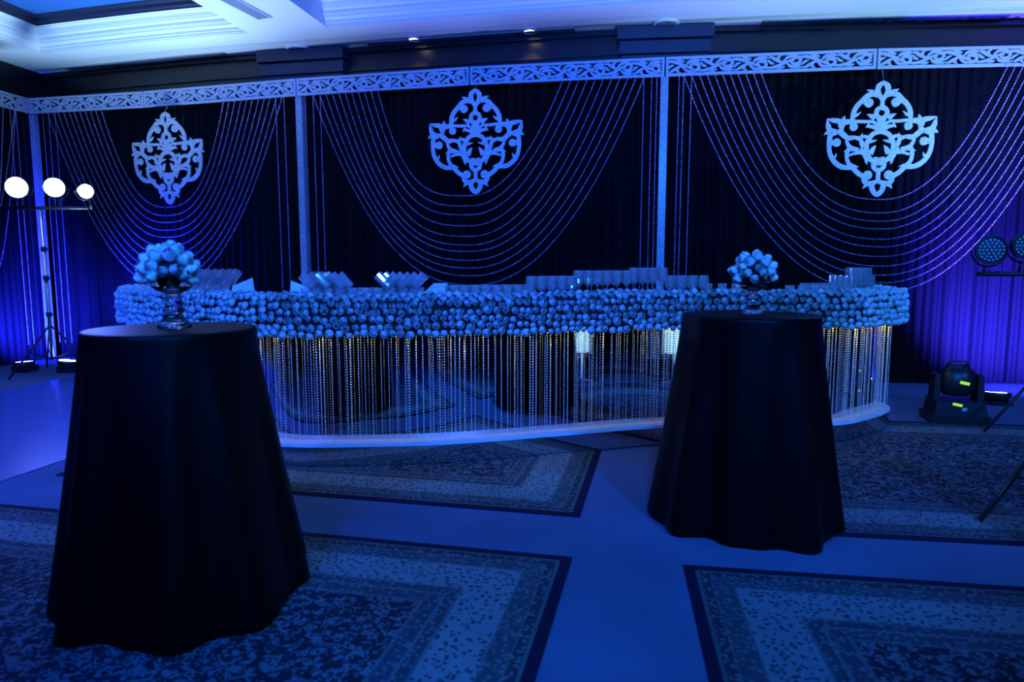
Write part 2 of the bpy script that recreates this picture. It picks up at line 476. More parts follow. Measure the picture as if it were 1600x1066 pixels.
# ------------------------------------------------------------------ ceiling fittings
def ceil_disc(name, x, y, r, label, cat, mats, lit=None):
    p = atz(x, y, 4.08); t = thing(name, label, cat, p)
    part('ring', MB().lathe([(r * .72, -.012), (r * .78, -.02), (r, -.012), (r, .0)], 24, Matrix.Translation(p)), mats[0], t)
    part('lens' if lit else 'speaker_cone', MB().lathe([(.001, -.004 if lit else -.014), (r * .4, -.006 if lit else -.016), (r * .74, -.010)], 24, Matrix.Translation(p)), mats[1], t)
    if lit:
        spot('downlight_lamp', p - Vector((0, 0, .03)), p - Vector((.0, -.35, 1)), (1, .62, .25), lit, 70, .6, .04)
ceil_disc('downlight', 647, 60, .085, 'small lit warm downlight in the ceiling above the left half of the middle bay', 'light', (M['white_panel'], M['down']), 10)
ceil_disc('downlight', 828, 47.5, .09, 'small lit warm downlight in the ceiling nearer the right dark wood block', 'light', (M['white_panel'], M['down']), 14)
ceil_disc('ceiling_speaker', 465, 75, .15, 'round white ceiling speaker above the left dark wood block', 'speaker', (M['plaster'], M['grille']))
ceil_disc('ceiling_speaker', 1040, 36, .15, 'round white ceiling speaker above the right dark wood block', 'speaker', (M['plaster'], M['grille']))
# slot diffusers on the soffit
for x0, x1, yy, lb in ((120, 365, 100, 'long dark slot diffuser in the ceiling over the left bay'), (582, 900, 62, 'long dark slot diffuser in the ceiling beside the two downlights'),
                       (1185, 1560, 35, 'long dark slot diffuser in the ceiling over the right bay')):
    s0, s1 = WALL.hit(x0, yy), WALL.hit(x1, yy); c = WALL.at((s0 + s1) / 2, .14)
    t = thing('ceiling_vent', lb, 'vent', (c.x, c.y, 4.08))
    for name, o0, o1, z in (('frame', .07, .21, 4.070), ('slot', .10, .125, 4.066), ('slot', .155, .18, 4.066)):
        mb = MB(); k = 10
        ss = [s0 + (s1 - s0) * i / k for i in range(k + 1)]
        mb.grid([[(*WALL.at(s, o0), 4.085) for s in ss], [(*WALL.at(s, o0), z) for s in ss], [(*WALL.at(s, o1), z) for s in ss], [(*WALL.at(s, o1), 4.085) for s in ss]], smooth=False)
        part(name, mb, M['black'] if name == 'slot' else M['grille'], t)
# air grille under the beam
g0, g1 = atz(362, 0, 4.079), atz(410, 25, 4.079)
gd = (g1 - g0).normalized(); gn = Vector((gd.y, -gd.x, 0))
t = thing('air_grille', 'rectangular slatted air grille under the pale ceiling beam', 'vent', (g0 + g1) / 2)
gm = (g1 - gd * .45)
def gbox(mb, c, l, wd_, h):
    ang = math.atan2(gd.y, gd.x); return mb.box(c, (l, wd_, h), Matrix.Rotation(ang, 3, 'Z'))
part('frame', gbox(gbox(MB(), gm + gn * .085, 1.0, .02, .03), gm - gn * .085, 1.0, .02, .03), M['white_panel'], t)
part('backing', gbox(MB(), gm, 1.0, .15, .012), M['grille'], t)
for k in range(5): part('slat', gbox(MB(), gm + gn * (-.06 + .03 * k), 1.0, .008, .026), M['white_panel'], t)

# ------------------------------------------------------------------ drapes
def drape(p_of, s0, s1, z0, z1, label, seed, name='drape'):
    rnd = random.Random(seed); L = s1 - s0; n = int(L / .014); rows = []
    ph = [rnd.uniform(0, 6.28) for _ in range(6)]
    fold = []
    for i in range(n + 1):
        s = L * i / n
        ss = s + .05 * math.sin(2.1 * s + ph[0]) + .03 * math.sin(5.3 * s + ph[1])
        fold.append((.5 + .5 * math.sin(ss * 55 + ph[2]), .5 + .5 * math.sin(ss * 91 + ph[3]), math.sin(s * 7 + ph[4])))
    for k in range(9):
        t = k / 8; z = z1 + (z0 - z1) * t
        rows.append([p_of(s0 + L * i / n, .012 + (.035 + .02 * t) * f[0] ** 1.5 + .015 * f[1] + .012 * f[2] * t, z) for i, f in enumerate(fold)])
    mb = MB(); mb.grid(rows)
    o = Vector(rows[-1][n // 2])
    return single(name, mb, M['drape'], label, 'curtain', o, 'black pleated drapes behind the bar')
def back_of(s, f, z):
    q = BACK.at(s, -.27 + f); return Vector((q.x, q.y, z))
S = [BACK.hit(x, 178 if x < 100 else 120) for x in (46, 463, 1039)]
S4 = S[2] + (S[2] - S[1]) * .98
S.append(min(S4, BACK.len))
drape(back_of, S[0], S[1], .01, 3.60, 'black pleated drape of the left bay, lit blue from the floor', 1)
drape(back_of, S[1], S[2], .01, 3.60, 'black pleated drape of the middle bay behind the bar', 2)
drape(back_of, S[2], BACK.len, .01, 3.60, 'black pleated drape of the right bay, glowing violet low down', 3)
P1 = BACK.at(S[0])
side_end = P1 + left_dir * 5.0
sd = (side_end - P1).normalized(); sn = Vector((-sd.y, sd.x))
if sn.x < 0: sn = -sn
def side_of(s, f, z):
    q = P1 + sd * (5.0 - s) - sn * .085 + sn * f * .6; return Vector((q.x, q.y, z))
drape(side_of, 0, 4.95, .01, 3.60, 'blue-lit pleated drape of the side run left of the corner post', 4)

# ------------------------------------------------------------------ fretwork frieze
HF = .205
def frieze_panel(pa, pb, label):
    """pa, pb: plan points at the panel's lower ends"""
    d = Vector((pb.x - pa.x, pb.y - pa.y, 0)); L = d.length; d.normalize(); nrm = Vector((d.y, -d.x, 0))
    mt = Matrix(((d.x, -nrm.x, 0, pa.x), (d.y, -nrm.y, 0, pa.y), (0, 0, 1, ZF), (0, 0, 0, 1)))
    t = thing('fretwork_panel', label, 'panel', (pa + d.to_2d() * L / 2).to_3d() + Vector((0, 0, ZF)), 'white fretwork panels of the frieze')
    fr = MB(); T = .03; bw = .028; g = .008
    for (x0, x1, z0, z1) in ((g, L - g, 0, bw), (g, L - g, HF - bw, HF), (g, g + bw, bw, HF - bw), (L - g - bw, L - g, bw, HF - bw)):
        vs = [mt @ Vector(((x0 + x1) / 2, 0, (z0 + z1) / 2))]
        fr.box(vs[0], (x1 - x0, T, z1 - z0), mt.to_3x3())
    part('frame', fr, M['white_panel'], t)
    sc = MB(); h = HF - 2 * bw; zc = HF / 2; ln = L - 2 * bw - .02
    k = max(2, round(ln / .33)); P = ln / k; T2 = .018; x0 = bw + .01
    wave = []
    for i in range(k * 8 + 1):
        u = i / 8; wave.append((x0 + u * P, zc + .36 * h * math.cos(math.pi * u), .026 + .008 * math.sin(math.pi * 2 * u)))
    sc.ribbon(wave, T2, mt, 2)
    for i in range(k):
        s = 1 if i % 2 == 0 else -1; cx = x0 + (i + .5) * P
        f = lambda a, b, w_: (cx + a * P, zc + s * b * h, w_)
        sc.ribbon([f(-.10, -.02, .020), f(.06, -.36, .030), f(.26, -.40, .034), f(.42, -.18, .034), f(.36, .08, .028), f(.20, .10, .024), f(.14, -.06, .022), f(.24, -.12, .016)], T2 * .98, mt, 5)
        sc.ribbon([f(-.06, .10, .012), f(-.26, -.16, .034), f(-.40, -.34, .030), f(-.50, -.46, .010)], T2 * .96, mt, 4)
        sc.ribbon([f(-.16, -.02, .012), f(-.24, -.30, .032), f(-.14, -.50, .012)], T2 * .94, mt, 4)
        sc.ribbon([f(.02, .06, .012), f(.14, .30, .034), f(.34, .40, .026), f(.52, .34, .008)], T2 * .92, mt, 4)
        sc.ribbon([f(.20, .22, .010), f(.34, .24, .028), f(.48, .10, .008)], T2 * .90, mt, 4)
        sc.ribbon([f(-.34, .10, .010), f(-.46, -.02, .028), f(-.52, -.22, .010)], T2 * .88, mt, 4)
        sc.ribbon([f(-.02, .30, .010), f(-.16, .40, .030), f(-.30, .50, .012)], T2 * .86, mt, 4)
    part('scrollwork', sc, M['white_panel'], t)
joints = [S[0], BACK.hit(226, 165), S[1], BACK.hit(734, 130), S[2], BACK.hit(1369, 107), BACK.len]
labels = ['fretwork frieze panel starting at the corner post by the lit stage lamps', 'fretwork frieze panel above and right of the left medallion, ending at the middle sequin post',
          'fretwork frieze panel between the middle sequin post and the middle medallion', 'fretwork frieze panel from the middle medallion to the right sequin post',
          'fretwork frieze panel from the right sequin post to the right medallion', 'fretwork frieze panel right of the right medallion']
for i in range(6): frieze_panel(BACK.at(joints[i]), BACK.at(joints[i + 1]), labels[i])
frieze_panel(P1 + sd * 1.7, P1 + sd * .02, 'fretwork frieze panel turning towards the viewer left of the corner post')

# ------------------------------------------------------------------ sequin posts
for i, lb in enumerate(('slim sequin-covered corner post behind the lit stage lamps', 'sequin-covered post between the left and middle swags', 'sequin-covered post between the middle and right swags')):
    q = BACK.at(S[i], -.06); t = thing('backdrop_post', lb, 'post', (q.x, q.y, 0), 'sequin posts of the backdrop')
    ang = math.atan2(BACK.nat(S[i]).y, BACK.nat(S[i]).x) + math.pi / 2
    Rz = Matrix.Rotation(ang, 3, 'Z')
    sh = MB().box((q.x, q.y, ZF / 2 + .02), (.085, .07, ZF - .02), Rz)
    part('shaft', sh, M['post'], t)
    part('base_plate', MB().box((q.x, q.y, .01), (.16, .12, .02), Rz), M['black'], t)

# ------------------------------------------------------------------ bead strands
def strand(pts, label, group, r=.0085, gap=.027, name='bead_strand', cat='bead strand'):
    mb = MB(); P = [Vector(p) for p in pts]; d = 0
    nxt = 0.0
    for a, b in zip(P, P[1:]):
        L = (b - a).length
        while nxt <= d + L:
            c = a.lerp(b, (nxt - d) / L) if L > 0 else a
            mb.octa(c, r * random.choice((.8, 1, 1, 1.15))); nxt += gap
        d += L
    mb.tube(P, .0016, 3, False)
    return single(name, mb, M['bead'], label, cat, P[0], group)
def swag(bay, lefts, rights, bots, pl, pr, cx):
    nme = ('left', 'middle', 'right')[bay]
    n_ = len(bots)
    for k in range(n_):
        f = k / (n_ - 1); xl, yl = lefts(f); xr, yr = rights(f); yb = bots[k]
        top_l, top_r = BACK.px(xl, yl, .015), None
        sl = BACK.hit(xl, yl, .015); sr = BACK.hit(min(xr, 1590), yr, .015)
        if xr > 1590: sr = BACK.hit(1590, yr, .015) + (xr - 1590) / F * 7.2
        sb = BACK.hit(cx, yb, .015); zb = BACK.px(cx, yb, .015).z; zt = ZF - .002
        pts = []
        for i in range(61):
            t = i / 60; s = sl + (sr - sl) * t
            if s < sb: u = (sb - s) / (sb - sl); p_ = pl(f)
            else: u = (s - sb) / (sr - sb); p_ = pr(f)
            z = zb + (zt - zb) * u ** p_
            q = BACK.at(s, .036 + .003 * (k % 3)); pts.append((q.x, q.y, z))
        where = 'uppermost' if k == 0 else ('lowest' if k == n_ - 1 else ORD[k] + ' from the top')
        strand(pts, 'drooping bead strand, %s in the swag round the %s medallion' % (where, nme), 'bead strands of the %s swag' % nme)
lin = lambda a, b: (lambda f: a + (b - a) * f)
swag(0, lambda f: (160 - 84 * f, 176), lambda f: (351 + 92 * f, 158), [324, 337, 348, 360, 371, 385, 398, 411, 424, 436, 448], lin(2.5, 2.2), lin(2.7, 2.2), 262)
swag(1, lambda f: (591 - 101 * f, 146), lambda f: (880 + 127 * f, 127), [306, 322, 336, 353, 369.5, 383, 393, 407, 419, 431, 446], lin(3.5, 2.3), lin(2.0, 2.15), 737)
swag(2, lambda f: (1188 - 120 * f, 115), lambda f: (1573 + 118 * f, 105), [312, 333, 346, 358, 374, 386, 401, 416, 430, 442, 456], lin(2.5, 2.3), lin(2.1, 2.1), 1378)
# vertical strands beside the posts (x at mid height)
vs_ = [(32, 'left of the corner post, outermost'), (41, 'left of the corner post, nearer to it'), (77, 'right of the corner post, nearest to it'), (86, 'right of the corner post, second from it'), (96, 'right of the corner post, third from it'),
       (435.5, 'left of the middle post, outer one'), (448, 'left of the middle post, closer one'), (481, 'right of the middle post, closest'), (493, 'right of the middle post, second'), (504, 'right of the middle post, outermost'),
       (1001, 'left of the right post, outermost'), (1013, 'left of the right post, second'), (1021, 'left of the right post, closest'), (1055, 'right of the right post, closest'), (1062, 'right of the right post, second'), (1074, 'right of the right post, outermost')]
for x, lb in vs_:
    s = BACK.hit(x, 380, .03)
    if s is None:
        dd = ray(x, 380); dd = Vector((dd.x, dd.y)); den = dd.x * sd.y - dd.y * sd.x
        q = P1 + sn * .03; q = q + sd * ((dd.y * q.x - dd.x * q.y) / den)
    else: q = BACK.at(s, -.022)
    strand([(q.x, q.y, ZF - .001), (q.x, q.y, .25)], 'straight hanging bead strand ' + lb, 'straight bead strands by the posts')
for k, (o0, o1) in enumerate(((.25, .9), (.45, 1.0), (.30, 1.3))):
    pts = []
    for i in range(31):
        t = i / 30; q = P1 + sd * (o0 + (o1 - o0) * t) + sn * .03
        q = q + sn * .022 * k; pts.append((q.x, q.y, ZF - .002 - 2.4 * (1 - (1 - t) ** 2.0)))
    strand(pts, 'slack bead strand under the side frieze, %s from the corner post' % ORD[k], 'bead strands of the side run')

# ------------------------------------------------------------------ medallions
def medallion(x, ytop, ybot, label):
    pt, pb = BACK.px(x, ytop, .10), BACK.px(x, ybot, .10)
    H = pt.z - pb.z; k = H / 930.0
    s = BACK.hit(x, (ytop + ybot) / 2, .10); nn = BACK.nat(s); q = BACK.at(s, .10)
    d = Vector((-nn.y, nn.x))
    if d.x < 0: d = -d
    def mt(sg):
        return Matrix(((d.x * k * sg, -nn.x, 0, q.x), (d.y * k * sg, -nn.y, 0, q.y), (0, 0, -k, pt.z + 78 * k), (0, 0, 0, 1)))
    t = thing('medallion', label, 'ornament', (q.x, q.y, pb.z), 'glitter medallions')
    b = MB()
    strokes = [
        [(0, 85, 14), (30, 118, 46), (40, 152, 46), (26, 192, 40), (4, 225, 38)], [(0, 210, 36), (0, 300, 38)],
        [(40, 190, 40), (82, 166, 34), (125, 148, 2)], [(20, 205, 26), (70, 184, 40), (115, 195, 46), (150, 228, 42), (195, 275, 42), (220, 330, 42), (226, 392, 36)],
        [(150, 228, 36), (128, 248, 46), (104, 252, 40)], [(215, 355, 34), (190, 345, 24), (160, 320, 2)],
        [(50, 378, 50), (78, 358, 38), (115, 342, 2)], [(60, 400, 30), (130, 400, 32), (228, 394, 34), (310, 396, 44)],
        [(0, 362, 96), (0, 420, 74), (0, 490, 70)], [(14, 455, 26), (40, 418, 30), (78, 396, 30)], [(16, 474, 26), (62, 442, 38), (118, 442, 4)], [(90, 420, 40), (118, 450, 6)],
        [(226, 392, 40), (222, 435, 40)], [(310, 440, 44), (328, 395, 44), (380, 384, 36), (426, 371, 4)], [(425, 371, 4), (414, 425, 40), (396, 462, 44), (345, 478, 40)],
        [(300, 430, 44), (298, 385, 38), (285, 350, 2)], [(388, 470, 44), (420, 484, 32), (445, 498, 2)],
        [(335, 462, 50), (292, 500, 48), (250, 530, 48), (196, 522, 34)], [(310, 470, 38), (300, 432, 32), (278, 412, 24), (240, 408, 22)],
        [(345, 482, 38), (388, 500, 44), (398, 545, 42), (398, 605, 38), (384, 665, 40), (346, 722, 44), (288, 760, 44), (205, 768, 36)],
        [(396, 562, 44), (345, 564, 50)], [(374, 690, 34), (348, 676, 22), (338, 648, 2)],
        [(130, 610, 44), (152, 548, 40), (200, 524, 34), (254, 522, 22), (260, 560, 34), (232, 602, 42), (165, 628, 44)],
        [(142, 585, 44), (150, 535, 32), (140, 490, 2)], [(205, 618, 44), (250, 625, 30), (282, 641, 2)],
        [(0, 482, 40), (58, 500, 48), (98, 560, 48), (104, 622, 48), (84, 682, 48), (40, 724, 46), (0, 738, 40)],
        [(80, 560, 40), (52, 556, 26), (22, 548, 2)], [(70, 660, 56), (52, 620, 44), (30, 590, 4)], [(40, 700, 40), (18, 690, 14), (4, 712, 4)],
        [(90, 530, 36), (125, 518, 34), (165, 526, 30)], [(150, 618, 44), (124, 652, 44), (96, 700, 44)], [(115, 655, 30), (175, 648, 32), (236, 668, 22)],
        [(238, 600, 40), (255, 660, 40), (245, 718, 40), (206, 765, 42), (160, 812, 42), (115, 842, 44), (104, 880, 44), (70, 896, 38), (14, 880, 26)],
        [(222, 752, 40), (188, 756, 24), (156, 764, 2)], [(76, 690, 46), (98, 716, 34), (92, 744, 4)], [(0, 785, 36), (0, 880, 40)], [(118, 838, 44), (84, 830, 50)],
        [(64, 896, 44), (95, 914, 30), (116, 941, 2)], [(4, 880, 30), (40, 902, 44), (40, 945, 46), (16, 982, 40), (0, 1008, 4)], [(0, 965, 40), (0, 1000, 14)], [(0, 90, 10), (0, 120, 26)]]
    strokes = [[(x, y, w_ * (.78 if x < 270 and 392 < y < 725 else .92)) for x, y, w_ in st] for st in strokes]
    e = 0
    for sg in (1, -1):
        for st in strokes:
            b.ribbon(st, .020 - e * .00006, mt(sg), 5); e += 1
        for cx, cy, r_ in ((104, 252, 36), (212, 440, 33), (340, 563, 34), (82, 830, 37)):
            b.disc(cx, cy, r_, .020 - e * .00006, mt(sg)); e += 1
        for cy in (333, 748):
            b.ribbon([(42 * math.sin(a * math.pi / 8), cy - 42 * math.cos(a * math.pi / 8), 36) for a in range(9)], .020 - e * .00006, mt(sg), 3); e += 1
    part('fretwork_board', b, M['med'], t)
    part('hanging_wire', MB().tube([(q.x, q.y, pt.z - .005), (q.x - nn.x * .06, q.y - nn.y * .06, ZF + .01)], .003, 5), M['chrome'], t)
medallion(262, 174, 320, 'glittering damask medallion hung in the left bay above the left table vase')
medallion(743, 138, 304, 'glittering damask medallion hung in the middle bay')
medallion(1375, 126, 308, 'glittering damask medallion hung in the right bay')

# ------------------------------------------------------------------ the bar
lp = [atz(x, y, .15) for x, y in ((440, 695), (600, 695), (720, 690.5), (870, 679), (1035, 666), (1180, 663), (1300, 662.5), (1350, 655), (1391, 640))]
bar_pts = [(-3.30, 6.75), (-3.50, 6.45), (-3.46, 6.05), (-3.10, 5.50), (-2.62, 5.06), (-2.10, 4.74)] + [(p.x, p.y) for p in lp]
e_ = bar_pts[-1]
bar_pts += [(e_[0] + .06, e_[1] + .32), (e_[0] - .12, e_[1] + .62)]
BAR = Path2(bar_pts, 360)
def bar_poly(o, back=.0):
    front = [BAR.off(i, o) for i in range(0, 361, 3)]
    rear = [Vector((x, y)) for x, y in ((2.2, 6.55 - back), (1.0, 6.2 - back), (-.4, 5.85 - back), (-1.6, 5.85 - back), (-2.5, 6.3 - back))]
    return [tuple(p) for p in front + rear]
bar = thing('bar_counter', 'long serpentine bar with mirrored front, crystal strands and white ledge', 'bar', (0, 5, 0))
part('kick_panel', MB().grid([[(*BAR.off(i, -.004), .009) for i in range(361)], [(*BAR.off(i, -.004), .136) for i in range(361)]]), M['mirror'], bar)
part('ledge', MB().prism(bar_poly(0), .136, .156), M['ledge'], bar)
part('mirror_panel', MB().grid([[(*BAR.off(i, -.13), .156) for i in range(361)], [(*BAR.off(i, -.13), 1.07) for i in range(361)]]), M['mirror'], bar)
rp = bar_poly(-.12)
mb = MB(); rear = [BAR.off(360, -.13)] + [Vector(p) for p in bar_poly(0)[-5:]] + [BAR.off(0, -.13)]
mb.grid([[(*p, .156) for p in rear], [(*p, 1.07) for p in rear]], smooth=False); part('back_panel', mb, M['black'], bar)
part('counter_top', MB().prism(bar_poly(-.115), 1.07, 1.10), M['counter'], bar)
# crystal strands: shared strand meshes
sm = []
for v in range(3):
    mb = MB(); z = 0; r_ = (.0052, .0060, .0046)[v]
    while z > -.733:
        mb.octa((0, 0, z), r_, r_ * 1.1); z -= r_ * 2.0 + .0075
    mb.tube([(0, 0, 0), (0, 0, -.735)], .0007, 3, False)
    sm.append(mb.mesh('crystal_strand', M['crystal']))
s = .05; cnt = 0
rnd = random.Random(3)
s_vis = BAR.hit(395, 600)
s_right = BAR.hit(1290, 600)
s = s_vis - .25
while s < BAR.len - .25 and cnt < 296:
    q = BAR.at(s, -.045 + rnd.uniform(-.02, .02))
    o = link('crystal_strand', sm[rnd.choice((0, 0, 1, 2))], bar, (q.x, q.y - 5, .893))
    o.rotation_euler.z = rnd.uniform(0, 1.5); cnt += 1
    s += rnd.choice((.022, .034, .046, .06, .052)) * (1.0 if s < s_right else .75)
# warm strip under the counter edge
k = 0; s = .3
while s < BAR.len - .2:
    q = BAR.at(s, -.075); nr = BAR.nat(s)
    l = bpy.data.lights.new('counter_strip_lamp', 'AREA'); l.shape = 'RECTANGLE'; l.size = .42; l.size_y = .012; l.energy = .36; l.color = (1, .95, .42)
    o = bpy.data.objects.new('counter_strip_lamp', l); C.objects.link(o); o.location = (q.x, q.y, .888)
    o.rotation_euler = (0, 0, math.atan2(nr.y, nr.x) + math.pi / 2); s += .45

# rose garland along the counter's edge
def rose_mesh():
    mb = MB(); rnd = random.Random(5)
    for c, (rb, rm, rt, h0, h1) in enumerate(((.22, .28, .18, .20, 1.0), (.30, .50, .42, .10, .95), (.36, .72, .64, -.05, .82), (.36, .90, .88, -.15, .55))):
        n = 12; rows = []
        for j, (rr, hh) in enumerate(((rb, h0 - .35), (rm, h0 + .12), (rm * 1.02, (h0 + h1) / 2 + .05), (rt, h1))):
            row = []
            for a in range(n):
                an = 2 * math.pi * a / n + c * .8
                wv = 1 + .10 * math.sin(3 * an + c * 2) * (j / 3) + .05 * math.sin(5 * an + c) * (j / 3)
                row.append((rr * wv * math.cos(an), rr * wv * math.sin(an), hh + .10 * math.sin(3 * an + c) * (j / 3)))
            rows.append(row)
        mb.grid(rows, True, True)
    return mb
rose_mb = rose_mesh()
rose_me = rose_mb.mesh('rose', M['rose'])
gar = thing('rose_garland', 'thick band of white roses wrapped along the edge of the mirrored bar', 'flowers', (0, 5, 1.10))
fo = MB(); rows = []
for o_, z in ((-.105, .905), (.0, .895), (.035, .93), (.035, 1.12), (.0, 1.14), (-.105, 1.13), (-.105, .905)):
    rows.append([(*BAR.off(i, o_), z) for i in range(0, 361, 2)])
fo.grid(rows); part('foam_band', fo, M['foam'], gar)
rnd = random.Random(11); roses = []
zrows = [(.905, -.35), (.952, -.12), (1.0, 0), (1.048, .05), (1.096, .15), (1.138, .55)]
for ri, (z, up) in enumerate(zrows):
    s = .02 + .028 * (ri % 2)
    while s < BAR.len:
        nr = BAR.nat(s); sc = rnd.uniform(.0215, .0335)
        q = BAR.at(s, (.055 if ri < 5 else .035) + rnd.uniform(-.012, .010))
        dr = Vector((nr.x + rnd.uniform(-.3, .3), nr.y + rnd.uniform(-.2, .2), up + rnd.uniform(-.25, .3))).normalized()
        roses.append((Vector((q.x, q.y, z + rnd.uniform(-.012, .012))), dr, sc)); s += sc * 1.78 + rnd.uniform(0, .016)
for oo in (-.02, -.07):
    s = .02
    while s < BAR.len:
        sc = rnd.uniform(.024, .033); q = BAR.at(s, oo + rnd.uniform(-.012, .012)); nr = BAR.nat(s)
        dr = Vector((nr.x * .7 + rnd.uniform(-.3, .3), nr.y * .7 + rnd.uniform(-.3, .3), 1)).normalized()
        roses.append((Vector((q.x, q.y, 1.142 + rnd.uniform(-.008, .014))), dr, sc)); s += sc * 1.8 + rnd.uniform(0, .012)
def seen(r_):
    d = (CAM - r_[0]); dn = d.normalized()
    x = 800 + F * r_[0].x / r_[0].y
    hid = (130 < x < 400 and r_[0].z < 1.13) or (1060 < x < 1280 and r_[0].z < 1.1)
    return (0 if r_[1].dot(dn) > .3 and not hid else 1, d.length / r_[2])
roses.sort(key=seen)
stuff = MB()
for i, (p, dr, sc) in enumerate(roses):
    qt = dr.to_track_quat('Z', 'Y')
    if i < 298:
        o = link('rose', rose_me, gar, p - gar.location); o.rotation_mode = 'QUATERNION'; o.rotation_quaternion = qt; o.scale = (sc,) * 3
    else:
        m_ = Matrix.LocRotScale(p, qt, Vector((sc,) * 3)); stuff.add([m_ @ v for v in rose_mb.v], rose_mb.f, True)
so = part('rose_heads', stuff, M['rose'], gar); so['kind'] = 'stuff'

# ------------------------------------------------------------------ glassware on the counter
ZC = 1.10
def tumbler_mb(h=.115, r0=.030, r1=.036, n=20):
    return MB().lathe([(.001, 0), (r0, 0), (r0 + .001, .004), (r1, h), (r1 - .0015, h), (r0 - .0015, .012), (.001, .012)], n, None, False, .05)
def goblet_mb(h=.21, stem=.085, rb=.036, n=20):
    return MB().lathe([(.001, 0), (.030, 0), (.031, .003), (.006, .010), (.004, .02), (.004, stem), (.010, stem + .006), (rb * .8, stem + .028), (rb, stem + .06), (rb * .86, h),
                       (rb * .86 - .0015, h), (rb - .0015, stem + .06), (rb * .78, stem + .031), (.001, stem + .012)], n, None, False, .03)
tumb = tumbler_mb().mesh('tumbler', M['glass'])
tall_t = tumbler_mb(.135, .031, .035).mesh('tumbler', M['glass'])
low_t = tumbler_mb(.10, .031, .036).mesh('tumbler', M['glass'])
gob = goblet_mb(.175, .055, .038).mesh('goblet', M['glass'])
wine = goblet_mb(.215, .095, .037).mesh('wine_glass', M['glass'])
wine2 = goblet_mb(.235, .105, .037).mesh('wine_glass', M['glass'])
def row(me, name, x0, x1, inset, desc, group, step=.076, z=ZC):
    s0 = s1 = None
    while s0 is None: s0 = BAR.hit(x0, 450, -inset); x0 += 3
    while s1 is None: s1 = BAR.hit(x1, 450, -inset); x1 -= 3
    n = max(2, int((BAR.at(s1, -inset) - BAR.at(s0, -inset)).length / step) + 1)
    for k in range(n):
        q = BAR.at(s0 + (s1 - s0) * k / (n - 1), -inset)
        o = link(name, me, None, (q.x, q.y, z))
        tag(o, 'clear %s, %s from left, %s' % (name.replace('_', ' '), ORD[min(k, 23)], desc), 'glass', group)
G = 'clear glasses on the bar counter'
row(tumb, 'tumbler', 212, 352, .17, 'front row by the left table vase', G, .085)
row(tumb, 'tumbler', 222, 350, .26, 'back row by the left table vase', G, .085)
row(low_t, 'tumbler', 478, 648, .17, 'front row right of the middle post', G)
row(low_t, 'tumbler', 482, 655, .25, 'second row right of the middle post', G)
row(tumb, 'tumbler', 692, 826, .17, 'front row right of the napkin stack', G)
row(tumb, 'tumbler', 690, 822, .25, 'second row right of the napkin stack', G)
row(gob, 'goblet', 829, 893, .17, 'front row of goblets left of wine glasses', G)
row(gob, 'goblet', 832, 896, .26, 'second row of goblets left of wine glasses', G)
row(wine, 'wine_glass', 903, 980, .19, 'front row of medium-height wine glasses', G)
row(wine, 'wine_glass', 906, 978, .28, 'second row of medium wine glasses', G, .08)
row(wine2, 'wine_glass', 989, 1036, .19, 'front row of tallest glasses by right post', G)
row(wine2, 'wine_glass', 992, 1033, .28, 'second row of tallest glasses by right post', G)
row(gob, 'goblet', 1046, 1098, .17, 'front goblet row just right of right post', G)
row(gob, 'goblet', 1050, 1100, .26, 'second goblet row just right of right post', G)
row(tumb, 'tumbler', 1106, 1150, .17, 'short row left of the right table vase', G)
row(low_t, 'tumbler', 1158, 1186, .17, 'short row behind the right table vase', G)
row(low_t, 'tumbler', 1234, 1330, .17, 'front row right of the right table vase', G)
row(tumb, 'tumbler', 1257, 1345, .26, 'second row right of the right table vase', G)
row(gob, 'goblet', 1301, 1362, .20, "goblet row at the bar's right end", G, .072)
row(wine2, 'wine_glass', 1326, 1388, .30, "back row at the bar's right end", G, .07)
row(wine2, 'wine_glass', 1332, 1384, .22, "front row at the bar's right end", G, .07)
# tumblers laid slanting on top of the rows
def pile(xs, inset, ztop, tilts, desc):
    for k, (x, tl) in enumerate(zip(xs, tilts)):
        io = inset + (.042 if k % 2 else -.042)
        s = BAR.hit(x, 450, -io); q = BAR.at(s, -io); nr = BAR.nat(s); tx = Vector((-nr.y, nr.x, 0))
        if tx.x < 0: tx = -tx
        ax = (tx * math.sin(tl) + Vector((0, 0, math.cos(tl)))).normalized()
        o = link('tumbler', tumb, None, Vector((q.x, q.y, ztop + .036 * abs(math.sin(tl)))) - ax * .0)
        o.rotation_mode = 'QUATERNION'; o.rotation_quaternion = ax.to_track_quat('Z', 'Y')
        tag(o, 'tilted tumbler, %s from left in the pile %s' % (ORD[k], desc), 'glass', 'tilted tumblers piled on the rows')
pile([308, 319, 330, 341, 352, 361], .20, ZC + .095, [.75] * 6, 'right of the left table vase')
pile([491, 502, 514, 526, 537, 548], .19, ZC + .080, [-.75] * 6, 'just right of the middle post')
pile([482, 492, 503], .25, ZC + .080, [.75] * 3, 'close behind the middle post pile')
pile([608, 618, 628, 638], .24, ZC + .080, [-.75] * 4, 'left of napkins, leaning left')
pile([602, 613, 624, 635, 646], .18, ZC + .080, [.75] * 5, 'left of napkins, leaning right')

